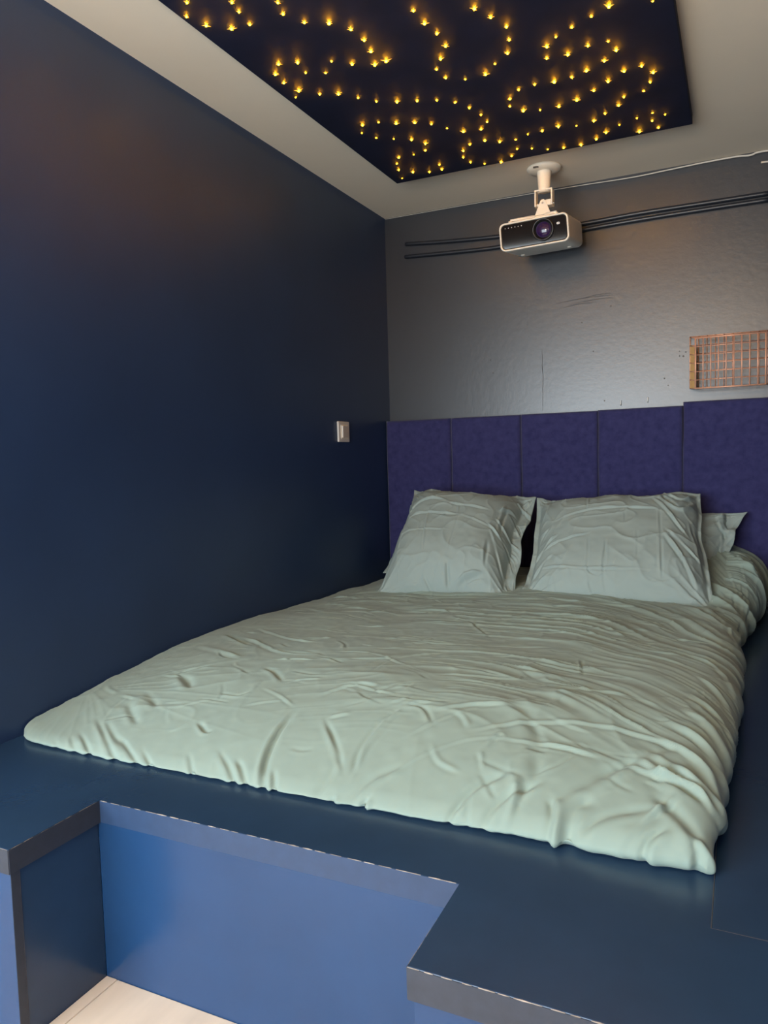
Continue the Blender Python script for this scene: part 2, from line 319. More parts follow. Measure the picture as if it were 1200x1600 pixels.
# ------------------------------------------------------------------ materials
NAVY = (0.017, 0.038, 0.098)
M_wall = mat('navy_wall_paint', NAVY, rough=0.42, spec=0.5, var=0.10, vscale=2.5, bump=0.25, bscale=90, bdist=0.001)
M_plat = mat('navy_board_lacquer', (0.018, 0.046, 0.098), rough=0.27, spec=0.5, var=0.10, vscale=5, bump=0.12, bscale=140, bdist=0.0006)
M_front_lit = mat('navy_front_daylit', (0.012, 0.047, 0.130), rough=0.25, spec=0.5, var=0.08, vscale=5, bump=0.10, bscale=140, bdist=0.0006)  # same navy lacquer, made bluer to paint in daylight on the front faces
M_edge_blue = mat('navy_edge_band_blue', (0.024, 0.050, 0.112), rough=0.4, var=0.10, vscale=40)
M_edge = mat('navy_edge_band', (0.030, 0.036, 0.052), rough=0.5, var=0.15, vscale=40)
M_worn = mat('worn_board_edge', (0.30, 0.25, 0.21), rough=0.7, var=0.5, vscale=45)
M_seam = mat('scuffed_joint', (0.085, 0.085, 0.095), rough=0.7, var=0.4, vscale=30)
M_ceil = mat('ceiling_paint', (0.80, 0.70, 0.57), rough=0.7, var=0.02, vscale=3, bump=0.15, bscale=120, bdist=0.001)
M_floor = mat('floor_laminate', (0.68, 0.58, 0.47), rough=0.4, var=0.06, vscale=20, stretch=(1, .2, 1))
M_suede = mat('navy_suede', (0.026, 0.026, 0.090), rough=0.95, spec=0.1, col2=(0.042, 0.042, 0.126), vscale=34, detail=8, bump=0.5,
              bscale=260, bdist=0.001, sheen=0.15)
M_duvet = mat('sage_cotton', (0.258, 0.340, 0.300), rough=0.85, spec=0.2, var=0.03, vscale=4, bump=0.12, bscale=700, bdist=0.0006, sheen=0.1)
M_pillow = mat('sage_pillow_cotton', (0.290, 0.355, 0.335), rough=0.85, spec=0.2, var=0.02, vscale=4, bump=0.12, bscale=700, bdist=0.0006)
M_star_panel = mat('midnight_blue_panel', (0.009, 0.012, 0.032), rough=0.75, spec=0.2, var=0.15, vscale=10, bump=0.3, bscale=300, bdist=0.0006)
M_core = emis('fibre_core', (1.0, 0.40, 0.0022), 320)
M_flare = emis('flare_spike', (1.0, 0.46, 0.05), 2.6)  # glowing spikes shaped to imitate the sparkle flare round each star
M_cream = mat('cream_plastic', (0.82, 0.74, 0.62), rough=0.4, var=0.02, vscale=10)
M_white = mat('white_plastic', (0.62, 0.58, 0.53), rough=0.35)
M_gloss = mat('black_gloss_plastic', (0.012, 0.009, 0.007), rough=0.05, spec=0.35)
M_black = mat('black_plastic', (0.008, 0.008, 0.009), rough=0.35)
M_lens = mat('coated_lens_glass', (0.022, 0.008, 0.050), rough=0.10, spec=0.4)
M_copper = mat('copper_wire', (0.80, 0.42, 0.28), rough=0.42, metal=0.3)
M_copper2 = mat('copper_strip', (0.92, 0.56, 0.22), rough=0.6, metal=0.0)
M_pipe = mat('navy_pipe_paint', (0.014, 0.017, 0.025), rough=0.35)
M_cable = mat('white_cable', (0.60, 0.55, 0.48), rough=0.6)
M_steel = mat('dull_steel', (0.35, 0.33, 0.30), rough=0.4, metal=0.8)
M_frame = mat('window_frame_paint', (0.75, 0.75, 0.73), rough=0.4)
M_screw = mat('dark_screw', (0.05, 0.04, 0.035), rough=0.5)

# the back wall carries small specks and a hairline crack
M_back = mat('navy_back_wall_paint', (0.020, 0.023, 0.031), rough=0.34, spec=0.85, var=0.12, vscale=3.0, bump=0.35, bscale=45, bdist=0.0012)


def structure(o):
    o['kind'] = 'structure'
    return o


# ------------------------------------------------------------------ room
RW = 1.725
FY = -4.65
structure(obj('floor', bx(-2.1, RW + .1, FY - .1, .1, -.1, 0.0), M_floor))
fl = bpy.data.objects['floor']
obj('plank', bx(.4555, .4825, -2.75, -2.402, -.001, .0030, bev=.001), M_floor, fl)
obj('plank', bx(.4842, 1.212, -2.75, -2.402, -.001, .0024, bev=.001), M_floor, fl)
structure(obj('ceiling', bx(-2.1, RW + .1, FY - .1, .1, CEIL, CEIL + .1), M_ceil))
structure(obj('wall_left', bx(-.1, 0, -2.80, .1, 0, CEIL), M_wall))
structure(obj('wall_left_return', bx(-2.0, -.1, -2.80, -2.70, 0, CEIL), M_wall))
structure(obj('wall_far_left', bx(-2.1, -2.0, FY, -2.70, 0, CEIL), M_wall))
wb = structure(obj('wall_back', bx(0, RW, 0, .1, 0, CEIL), M_back))
structure(obj('wall_right', bx(RW, RW + .1, FY, .1, 0, CEIL), M_wall))
bm = bmesh.new()
box(bm, -2.1, WIN[0], FY - .1, FY, 0, CEIL)
box(bm, WIN[1], RW + .1, FY - .1, FY, 0, CEIL)
box(bm, WIN[0], WIN[1], FY - .1, FY, 0, WIN[2])
box(bm, WIN[0], WIN[1], FY - .1, FY, WIN[3], CEIL)
structure(obj('wall_front', bm, M_wall))
win = structure(obj('window_1', bx(WIN[0], WIN[1], FY - .03, FY + .02, WIN[2], WIN[2] + .04, bev=.004), M_frame))
obj('window_frame', bx(WIN[0], WIN[0] + .04, FY - .03, FY + .02, WIN[2] + .04, WIN[3]), M_frame, win)
obj('window_frame', bx(WIN[1] - .04, WIN[1], FY - .03, FY + .02, WIN[2] + .04, WIN[3]), M_frame, win)
obj('window_frame', bx(WIN[0] + .04, WIN[1] - .04, FY - .03, FY + .02, WIN[3] - .04, WIN[3]), M_frame, win)

# paint defects on the back wall: a hairline crack, roller drag marks, specks
random.seed(4)
pts = []
for i in range(15):
    pts.append((.776 + random.uniform(-.002, .002), -.0002, 1.50 - i * .0200))
obj('crack', tb(pts, [.0004 + .0007 * math.sin(math.pi * i / 14) for i in range(15)], n=4), M_screw, wb)
for k, (zc, x0, x1) in enumerate(((1.700, .84, 1.09), (1.688, .90, 1.10), (1.708, .95, 1.085), (1.676, .86, 1.02))):
    pts = [(x0 + (x1 - x0) * t, -.0002, zc + .012 * math.sin(2.2 * t) - .004) for t in np.linspace(0, 1, 12)]
    obj('paint_drag', tb(pts, [.0002 + .0007 * math.sin(math.pi * t) for t in np.linspace(0, 1, 12)], n=5), M_back, wb)
for x, z, r in ((1.003, 1.47, .0030), (.954, 1.601, .003), (1.079, 1.66, .0028), (1.36, 1.42, .003), (1.30, 1.33, .003), (.54, 1.41, .003),
                (.53, 1.47, .0028), (1.315, 1.30, .0025), (1.385, 1.435, .0028), (1.375, 1.418, .004), (1.36, 1.44, .0026), (1.05, 1.25, .003)):
    b_ = bmesh.new()
    lathe(b_, [(r, 0), (r * .8, .0008), (0, .001)], n=8, M=Matrix.Translation((x, 0, z)) @ Matrix.Rotation(math.pi / 2, 4, 'X'))
    obj('speck', b_, M_screw, wb)

# ------------------------------------------------------------------ platform
pl = empty('bed_platform', (.86, -1.33, 0), 'navy lacquered boxed bed platform with a step cut into its front', 'platform')
PO = pl.location
T = .045
G = .0012
top = [(.002, -2.605), (.4605, -2.605), (.4605, -2.4005), (1.2130, -2.4005), (1.2130, -2.605), (RW - .002, -2.605), (RW - .002, -2.3715),
       (1.5640, -2.3715), (1.5640, -.004), (.002, -.004)]
obj('top_board', prism(top, PLAT - T, PLAT, bev=.0012), M_plat, pl, rel=PO)
obj('top_board', prism([(1.5664, -2.3690), (RW - .002, -2.3690), (RW - .002, -.004), (1.5664, -.004)], PLAT - T, PLAT - .0006, bev=.0012), M_plat, pl, rel=PO)
# filled, scuffed joint between the two top boards
b_ = bmesh.new()
box(b_, 1.5640, 1.5664, -2.3715, -.004, PLAT - .01, PLAT - .0003)
box(b_, 1.5664, RW - .002, -2.3715, -2.3690, PLAT - .01, PLAT - .0003)
obj('joint', b_, M_seam, pl, rel=PO)
# edge bands on the fronts of the top board
EB = .0012
def band(x0, x1, y0, y1):
    obj('edge_band', bx(x0, x1, y0, y1, PLAT - T, PLAT - .0014), M_edge, pl, rel=PO)
band(.002, .4605, -2.605 - EB, -2.605)
band(.4605, .4605 + EB, -2.605, -2.4005)
obj('edge_band', bx(.4605 + EB, 1.2130 - EB, -2.4005 - EB, -2.4005, PLAT - T, PLAT - .0014), M_edge_blue, pl, rel=PO)
band(1.2130 - EB, 1.2130, -2.605, -2.4005)
band(1.2130, RW - .002, -2.605 - EB, -2.605)
# worn, chipped lines along the arrises
random.seed(7)
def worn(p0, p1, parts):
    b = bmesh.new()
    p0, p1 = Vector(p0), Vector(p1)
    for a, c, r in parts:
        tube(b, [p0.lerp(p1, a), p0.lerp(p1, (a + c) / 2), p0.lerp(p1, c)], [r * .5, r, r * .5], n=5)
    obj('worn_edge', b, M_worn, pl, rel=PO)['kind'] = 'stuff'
def parts(n, r):
    o = []
    for i in range(n):
        a = i / n + random.uniform(0, .3) / n
        o.append((a, min(1, a + random.uniform(.5, 1.0) / n), r * random.uniform(.45, 1.1)))
    return o
zt = PLAT - .0009
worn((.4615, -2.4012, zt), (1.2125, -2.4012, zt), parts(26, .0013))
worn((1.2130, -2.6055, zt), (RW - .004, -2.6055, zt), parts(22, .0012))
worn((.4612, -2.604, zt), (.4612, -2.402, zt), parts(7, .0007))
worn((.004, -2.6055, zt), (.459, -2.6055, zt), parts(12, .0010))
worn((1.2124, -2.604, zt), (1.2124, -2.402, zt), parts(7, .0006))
ZB = PLAT - T
obj('front_board', bx(.002, .4555, -2.6000, -2.5820, .0, ZB, bev=.0006), M_front_lit, pl, rel=PO)
obj('front_board_end', bx(.4555, .4560, -2.5995, -2.5822, .0, ZB), M_edge, pl, rel=PO)
obj('side_board', bx(.437, .4545, -2.5812, -2.4013, .0, ZB, bev=.0006), M_plat, pl, rel=PO)
obj('worn_edge', tb([(.4546, -2.5815, .004), (.4548, -2.5815, .15), (.4546, -2.5815, ZB - .001)], .0011, n=5), M_seam, pl, rel=PO)
obj('recess_board', bx(.455, 1.2190, -2.4012, -2.3832, .0, ZB), M_front_lit, pl, rel=PO)
obj('side_board', bx(1.2195, 1.2360, -2.5815, -2.4025, .0, ZB, bev=.0008), M_plat, pl, rel=PO)
obj('front_board', bx(1.2195, RW - .002, -2.6000, -2.5820, .0, ZB, bev=.0008), M_front_lit, pl, rel=PO)

# ------------------------------------------------------------------ headboard: five upholstered panels
hb = empty('headboard', (.86, -.03, PLAT + .13), 'navy suede upholstered headboard of five tall padded panels', 'headboard')
xs = [.003, .3440, .6850, 1.0300, 1.3770, RW - .003]
zts = [1.2055, 1.2055, 1.2050, 1.2080, 1.2220]
def padded(x0, x1, yb, yf, z0, z1, seed):
    """padded panel: front face bulges a little and rolls round into its edges"""
    nu, nv = 40, 90
    s = np.linspace(0, 1, nu)
    t = np.linspace(0, 1, nv)
    ez = lambda p: p * p * (3 - 2 * p)
    S, Tt = np.meshgrid(s, t, indexing='ij')
    X = x0 + (x1 - x0) * S
    Zz = z0 + (z1 - z0) * Tt
    d = np.minimum(np.minimum(X - x0, x1 - X), np.minimum(Zz - z0, z1 - Zz))
    r = .011
    q = np.clip(d / r, 0, 1)
    Y = yf + r * (1 - np.sqrt(np.clip(1 - (1 - q) ** 2, 0, 1)))
    Y += .0016 * vnoise(X * 7, Zz * 7, seed) - .0025 * np.sin(np.pi * S) * np.sin(np.pi * Tt)
    w_ = .0012 * vnoise(X * 3 + 5, Zz * 9, seed + 3)
    Zz = Zz + np.where(Tt > .9, w_ * 1.5, 0)
    X = X + np.where((S < .03) | (S > .97), w_, 0)
    V = np.stack([X, Y, Zz], -1)
    verts = V.reshape(-1, 3).tolist()
    idx = np.arange(nu * nv).reshape(nu, nv)
    faces = np.stack([idx[:-1, :-1], idx[1:, :-1], idx[1:, 1:], idx[:-1, 1:]], -1).reshape(-1, 4).tolist()
    rim = list(idx[:, 0]) + list(idx[-1, 1:]) + list(idx[::-1, -1][1:]) + list(idx[0, ::-1][1:-1])
    b0 = len(verts)
    for i in rim:
        verts.append([verts[i][0], yb, verts[i][2]])
    n = len(rim)
    for k in range(n):
        faces.append([int(rim[k]), int(b0 + k), int(b0 + (k + 1) % n), int(rim[(k + 1) % n])])
    faces.append([b0 + k for k in range(n)][::-1])
    me = bpy.data.meshes.new('padded_panel')
    me.from_pydata([[a - hb.location.x, b - hb.location.y, c - hb.location.z] for a, b, c in verts], [], faces)
    return me
# finer spacing near the edges is not needed: the roll is 11 mm against 8 mm cells
for i in range(5):
    link('padded_panel', padded(xs[i] + .0009, xs[i + 1] - .0009, -.001, -.064, .505, zts[i], 20 + i), M_suede, hb, smooth=True)

# ------------------------------------------------------------------ duvet
def build_duvet():
    FYc = -2.245
    nu, nv = 470, 640
    # across: u runs wall -> right; the last part is the rounded right flank
    a_top = np.linspace(0, 1, nu - 90)
    y_lin = np.concatenate([np.zeros(30), np.linspace(0, 1, nv - 30)])
    Yb = FYc + .03 + (y_lin) * (-.075 - (FYc + .03))
    phi = np.concatenate([np.linspace(-80, 90, 31)[:-1], np.full(nv - 30, 90.)])      # front lip angle
    th = np.concatenate([np.full(nu - 90, 90.), np.linspace(90, -80, 91)[1:]])        # right flank angle
    xr = np.interp(Yb, [-2.245, -2.1, -1.9, -1.72, -1.55, -1.35, -1.12, -.92, -.80, -.68, -.5, -.3, -.07],
                   [1.566, 1.580, 1.588, 1.592, 1.602, 1.608, 1.604, 1.602, 1.606, 1.628, 1.655, 1.684, 1.688])
    xr = xr + .011 * np.exp(-((Yb + 2.13) / .022) ** 2) + .005 * vnoise(Yb * 9, Yb * 0 + .3, 3) + .003 * vnoise(Yb * 25, Yb * 0 + .3, 8)
    wr = np.interp(Yb, [-2.24, -2.1, -1.7, -1.0, -.6, -.2], [.05, .075, .095, .10, .10, .10])
    XL = .006
    U = np.zeros((nu, nv)); TH = np.repeat(th[:, None], nv, 1); PH = np.repeat(phi[None, :], nu, 0)
    X = np.zeros((nu, nv)); Y = np.repeat(Yb[None, :], nu, 0)
    for j in range(nv):
        flat = XL + a_top * (xr[j] - wr[j] - XL)
        arc = xr[j] - wr[j] + wr[j] * np.cos(np.radians(th[nu - 90:]))
        arc = np.where(th[nu - 90:] < 0, xr[j] - .035 + .035 * np.cos(np.radians(th[nu - 90:])), arc)
        X[:, j] = np.concatenate([flat, arc])
    # front lip
    sd0 = np.where(TH < 90, np.where(TH > 0, .42 + .58 * np.sin(np.radians(TH)), .42 + .42 * np.sin(np.radians(TH)) / math.sin(math.radians(80))), 1)
    lip = np.cos(np.radians(PH)) * .03 * np.clip(sd0 * 1.4, 0, 1) - .03 * np.clip(1 - sd0 * 2.2, 0, 1)
    Xm = np.maximum.accumulate(X, axis=0)
    cor = np.clip(1 - X / .085, 0, 1)
    cr2 = np.clip((Xm - 1.47) / .10, 0, 1)
    wav = np.clip(Xm / .9, .25, 1) * .0035 * vnoise(Xm * 11, X * 0 + .5, 5) + .012 * np.clip((X - .7) / .4, 0, 1) * vnoise(Xm * 6, X * 0 + .5, 9) + .0012 * vnoise(Xm * 30, X * 0 + .5, 6)
    Y = Y - lip + .010 * cr2 ** 2 * np.clip(1 - (Y - FYc) / .25, 0, 1) + .05 * cor ** 2 * np.clip(1 - (Y - FYc) / .3, 0, 1) + wav * np.clip(1 - (Y - FYc) / .15, 0, 1)
    # height of the top surface
    d = np.clip(Y - FYc, 0, None)
    L = np.interp(X, [0, .5, 1.0, 1.6], [.80, .74, .62, .50])
    ramp = 1 - (1 - np.clip(d / L, 0, 1)) ** 2.5
    lipH = np.interp(X, [0, .3, 1.2, 1.55], [.020, .010, .016, .045])
    H = lipH + ramp * (.128 - lipH + np.interp(X, [0, .3, .9, 1.6], [-.030, .0, .010, -.004]))
    H = H - .030 * np.clip((Y + 1.0) / .9, 0, 1) * np.clip(1 - X / .35, 0, 1)
    # soft body undulation
    H = H + .010 * ramp * vnoise(X * 2.3 + 3, Y * 2.0, 11) + .004 * ramp * vnoise(X * 5, Y * 5, 12)
    # the heap pushed up beside and behind the pillows on the right
    hx = np.clip((X - 1.22) / .26, 0, 1); hx = hx * hx * (3 - 2 * hx)
    hy = np.clip((Y + .72) / .50, 0, 1); hy = hy * hy * (3 - 2 * hy)
    H = H + .112 * hx * hy
    fr = np.where(PH < 90, np.where(PH > 0, .45 + .55 * np.sin(np.radians(PH)), .45 + .45 * np.sin(np.radians(PH)) / math.sin(math.radians(80))), 1)
    sd = np.where(TH < 90, np.where(TH > 0, .42 + .58 * np.sin(np.radians(TH)), .42 + .42 * np.sin(np.radians(TH)) / math.sin(math.radians(80))), 1)
    # at the lip the height is that of the lip only
    wl = np.clip(1 - X / .05, 0, 1)
    Z = PLAT + .001 + H * fr * sd - .018 * wl ** 2 * np.clip(d / .2, 0, 1)
    V = np.stack([X, Y, Z], -1)
    N = grid_normals(V)
    # ---- creases
    right = np.clip((X - 1.05) / .5, 0, 1)
    psi_u = Y + .55 * right ** 2                                    # head half: straight across, dropping at the right flank
    psi_l = Y + .55 * np.clip(X - .98, -2, 2) ** 2 * np.where(X > .98, 1.7, .75)   # foot half: fan of arcs
    mix = np.clip((Y + 1.55) / .45, 0, 1); mix = mix * mix * (3 - 2 * mix)
    psi = psi_l * (1 - mix) + psi_u * mix
    psi = psi + .020 * vnoise(X * 3, Y * 3, 31) + .012 * vnoise(X * 7, Y * 6, 32)
    def ridge(n, p=1.0):
        return (1 - np.abs(n)) ** 2 - .45
    m_up = mix * np.clip((X + .1) / .5, .35, 1) * np.clip((-.12 - Y) / .3 + 1.0, .5, 1)
    m_lo = (1 - mix) * np.clip((X - .55) / .4, 0, 1) * np.clip((Y + 2.12) / .25, 0, 1)
    M = m_up + m_lo * .9
    sharp = lambda n: np.exp(-np.abs(n) * 5.5) - .25
    m1 = np.clip(.55 + .9 * vnoise(X * 2.6, Y * 3.4, 61), .1, 1.4); m2 = np.clip(.55 + .9 * vnoise(X * 3.3 + 5, Y * 5, 62), .05, 1.5); m3 = np.clip(.5 + 1.1 * vnoise(X * 4.5 + 9, Y * 6, 63), 0, 1.6)
    D = .0034 * M * ridge(vnoise(X * 1.3, psi * 10, 41))
    D += .0058 * M * m1 * sharp(vnoise(X * 2.0 + 9, psi * 17 + 3, 42))
    D += .0042 * M * m2 * sharp(vnoise(X * 3.0 + 2, psi * 31 + 7, 43))
    D += .0024 * M * m3 * sharp(vnoise(X * 4.6 + 5, psi * 52 + 1, 53))
    D += .0085 * m2 * np.clip((X - 1.15) / .4, 0, 1) * np.clip((Y + 2.0) / .3, 0, 1) * sharp(vnoise(X * 1.6 + 4, psi * 15 + 5, 44))
    # gathers beside the pillows, right
    psr = Y * .8 + X * .75
    D += .022 * hx * np.clip((Y + .95) / .3, 0, 1) * ridge(vnoise((X - Y) * 1.5, psr * 9 + .04 * vnoise(X * 6, Y * 6, 7), 45))
    D += .0028 * vnoise(X * 7, Y * 7, 47) * (.5 + .6 * np.clip((X - 1.1) / .4, 0, 1))
    # radial drags from the left foot corner
    ang = np.arctan2(Y + 2.02, X - .03)
    rad = np.hypot(Y + 2.02, X - .03)
    D += .0018 * np.clip(1 - rad / .75, 0, 1) * np.clip(rad / .12, 0, 1) * sharp(vnoise(ang * 8 + 20, rad * 2, 46))
    # small random crumples everywhere
    wx, wy = X + .03 * vnoise(X * 5, Y * 5, 55), Y + .03 * vnoise(X * 5 + 7, Y * 5, 56)
    D += .0016 * sharp(vnoise(wx * 9 + wy * 4, wy * 9 - wx * 3, 48)) * (.4 + .6 * (vnoise(X * 3, Y * 3, 57) > 0))
    D += .0005 * vnoise(X * 40, Y * 40, 49)
    st_ = []
    for A_, W_, p_ in STROKES:
        ln = sum(math.dist(a_, b_) for a_, b_ in zip(p_, p_[1:]))
        k_ = 1.2 if A_ < 0 else .85
        st_.append((A_ * k_ * (.90 if ln < .3 else .62) * (1.5 if (p_[0][0] > 1.0 and p_[0][1] < -1.95) else 1), W_ * (.60 if ln < .3 else .46), p_))
    # broad pulls towards the right foot corner, and short gathers along the foot edge
    st_ += [(-5, 16, [(1.12, -1.86), (1.22, -1.97), (1.26, -2.09), (1.25, -2.19)]), (5, 14, [(1.20, -1.80), (1.33, -1.90), (1.45, -2.05), (1.53, -2.18)]),
            (-6, 11, [(1.30, -2.20), (1.40, -2.08), (1.50, -1.98)]), (-7, 10, [(1.47, -2.14), (1.52, -2.19), (1.55, -2.23)]), (5, 9, [(1.49, -2.06), (1.55, -2.10), (1.59, -2.12)]),
            (-6, 9, [(1.50, -2.10), (1.54, -2.13), (1.58, -2.16)]), (-5, 8, [(1.13, -2.25), (1.16, -2.18), (1.21, -2.13)]), (-5, 8, [(1.19, -2.25), (1.22, -2.19), (1.28, -2.14)]),
            (-5, 9, [(1.36, -2.24), (1.40, -2.20), (1.47, -2.17)]), (-4, 7, [(.93, -2.25), (.96, -2.19), (1.01, -2.15)]), (-4, 7, [(.86, -2.25), (.87, -2.19), (.86, -2.14)])]
    rg = np.random.RandomState(3)
    for _ in range(230):
        x0, y0 = rg.uniform(.1, 1.5), rg.uniform(-2.15, -.75)
        rt = max(0, (x0 - 1.05) / .5)
        a_ = rg.normal(0, .22) - 1.0 * rt * rt
        if y0 < -1.55:
            a_ = rg.normal(-.25 if x0 < .7 else (.35 if x0 < 1.0 else -.6), .55)
        ln = rg.uniform(.04, .20) * (1.4 if y0 > -1.5 else .8)
        cv = rg.normal(0, .35)
        p_ = [(x0 + t_ * ln * math.cos(a_ + cv * t_), y0 + t_ * ln * math.sin(a_ + cv * t_)) for t_ in (-.5, 0, .5)]
        st_.append((rg.choice((-1, 1)) * rg.uniform(1.2, 3.2), rg.uniform(3.0, 5.2), p_))
    D += stroke_field(X, Y, st_)
    edge = np.clip((PH + 80) / 60, 0, 1) * np.clip((TH + 80) / 60, 0, 1)
    V = V + N * (1.3 * D * edge)[..., None]
    V[..., 2] = np.maximum(V[..., 2], PLAT + .0006)
    V[..., 0] = np.clip(V[..., 0], .0025, RW - .012)
    V[..., 1] = np.minimum(V[..., 1], -.069)
    return grid_mesh('duvet', V, nu, nv)
dv = link('duvet', build_duvet(), M_duvet, smooth=True)
tag(dv, 'wrinkled sage green duvet spread over the whole bed platform', 'duvet')

# ------------------------------------------------------------------ pillows
def pillow(name, TL, TR, BR, BL, T, fl, strokes, seed, label, bend=0.0, ears=1.0):
    """cotton pillowcase with a flat flange; corners in world space, front side faces the viewer"""
    c = [np.array(p, float) for p in (TL, TR, BR, BL)]
    W = np.linalg.norm(c[2] - c[3]); Hh = np.linalg.norm(c[0] - c[3])
    n = 170
    u = np.linspace(0, 1, n)
    U, Vv = np.meshgrid(u, u, indexing='ij')
    eu, ev = 2 * U - 1, 2 * Vv - 1
    # sides draw in between the ears
    pu = U - ears * .030 * np.sign(eu) * np.abs(eu) ** 3 * (1 - ev ** 2) * (1 + .5 * vnoise(Vv * 5, U * 0 + (eu > 0), seed))
    pv = Vv - ears * .030 * np.sign(ev) * np.abs(ev) ** 3 * (1 - eu ** 2) * np.where(ev > 0, 1, .35) * (1 + 1.7 * vnoise(U * 6, (ev > 0) * 3., seed + 1))
    P = ((1 - pv)[..., None] * ((1 - pu)[..., None] * c[3] + pu[..., None] * c[2]) + pv[..., None] * ((1 - pu)[..., None] * c[0] + pu[..., None] * c[1]))
    nrm = np.cross(c[2] - c[3], c[0] - c[3]); nrm /= np.linalg.norm(nrm)
    fL, fR, fB, fT = fl
    mu, mv = .5 + (fL - fR) / 2, .5 + (fB - fT) / 2
    au = np.clip(np.where(U < mu, (U - fL) / (mu - fL), (1 - fR - U) / (1 - fR - mu)), 0, 1)
    av = np.clip(np.where(Vv < mv, (Vv - fB) / (mv - fB), (1 - fT - Vv) / (1 - fT - mv)), 0, 1)
    puff = (1 - (1 - au) ** 4.0) ** .75 * (1 - (1 - av) ** 3.6) ** .75
    border = np.clip(1 - np.minimum(au, av) / .06, 0, 1)
    wave = border * (.014 * vnoise(U * 6 + 3, Vv * 6, seed + 4) + .004 * vnoise(U * 14, Vv * 14, seed + 5))
    D = stroke_field(U * W, Vv * Hh, [(A_ * 2.0, W_ * .52, p_) for A_, W_, p_ in strokes], W, Hh)
    sharp = lambda q: np.exp(-np.abs(q) * 6) - .2
    wx, wy = U * W + .03 * vnoise(U * 4, Vv * 4, seed + 20), Vv * Hh + .03 * vnoise(U * 4 + 5, Vv * 4, seed + 21)
    D += .0044 * sharp(vnoise(wx * 9 + wy * 5, wy * 12 - wx * 3, seed + 22)) + .0034 * sharp(vnoise(wx * 16 - wy * 6, wy * 11 + wx * 8, seed + 23))
    D += .0045 * puff * vnoise(U * 4 + seed, Vv * 4, seed + 6) + .0018 * vnoise(U * 11, Vv * 11, seed + 7) + .0006 * vnoise(U * 30, Vv * 30, seed + 8)
    # corner gathers
    for cu, cv in ((0, 0), (1, 0), (0, 1), (1, 1)):
        r = np.hypot((U - cu) * W, (Vv - cv) * Hh)
        an = np.arctan2(Vv - cv, U - cu)
        g = np.clip(1 - r / .24, 0, 1) * np.clip(r / .05, 0, 1)
        D += .014 * g * ((1 - np.abs(vnoise(an * 4.5 + 10 * cu + 20 * cv, r * 4, seed + 9))) ** 2 - .45)
    droop = bend * np.sin(np.pi * np.clip(Vv, 0, 1))
    front = P + nrm * (T * .62 * puff + wave + D + .0012)[..., None]
    back = P - nrm * (T * .38 * puff - wave * .9 + .0012)[..., None]
    V = np.concatenate([front.reshape(-1, 3), back.reshape(-1, 3)])
    V += nrm * np.concatenate([droop.reshape(-1), droop.reshape(-1)])[:, None]
    idx = np.arange(n * n).reshape(n, n)
    f = np.stack([idx[:-1, :-1], idx[1:, :-1], idx[1:, 1:], idx[:-1, 1:]], -1).reshape(-1, 4)
    b = f[:, ::-1] + n * n
    rim = list(idx[:, 0]) + list(idx[-1, 1:]) + list(idx[::-1, -1][1:]) + list(idx[0, ::-1][1:-1])
    s = [[int(rim[(k + 1) % len(rim)]), int(rim[k]), int(rim[k] + n * n), int(rim[(k + 1) % len(rim)] + n * n)] for k in range(len(rim))]
    me = bpy.data.meshes.new(name)
    me.from_pydata(V.tolist(), [], f.tolist() + b.tolist() + s)
    o = link(name, me, M_pillow, smooth=True)
    tag(o, label, 'pillow', 'pillows against the headboard')
    return o

pillow('pillow', (.225, -.235, .868), (.795, -.215, .822), (.838, -.760, .476), (.283, -.790, .476), .22, (.012, .085, .010, .030), LEFTP, 61,
       'square sage pillow in full view nearest the dark left wall', ears=1.2)
pillow('pillow', (.800, -.225, .822), (1.452, -.190, .850), (1.523, -.690, .474), (.848, -.690, .478), .165, (.030, .020, .012, .025), RIGHTP, 71,
       'wide sage pillow leaning at the right, its flat front facing the camera', ears=.6)
pillow('pillow', (.130, -.085, .728), (.72, -.085, .765), (.66, -.330, .505), (.085, -.300, .480), .10, (.06, .06, .05, .05), [], 81,
       'sage pillow almost hidden behind the left square pillow', ears=.6)
pillow('pillow', (.93, -.090, .790), (1.622, -.135, .775), (1.560, -.350, .500), (.95, -.310, .500), .10, (.05, .075, .03, .05),
       [(-12, 18, [(.90, .98), (.93, .84), (.97, .70)]), (9, 12, [(.86, .92), (.90, .75), (.97, .60)]), (8, 12, [(.93, .1), (.94, .4), (.91, .7)])], 91,
       'sage pillow half hidden behind the right wide pillow, one corner sticking out', ears=1.9)

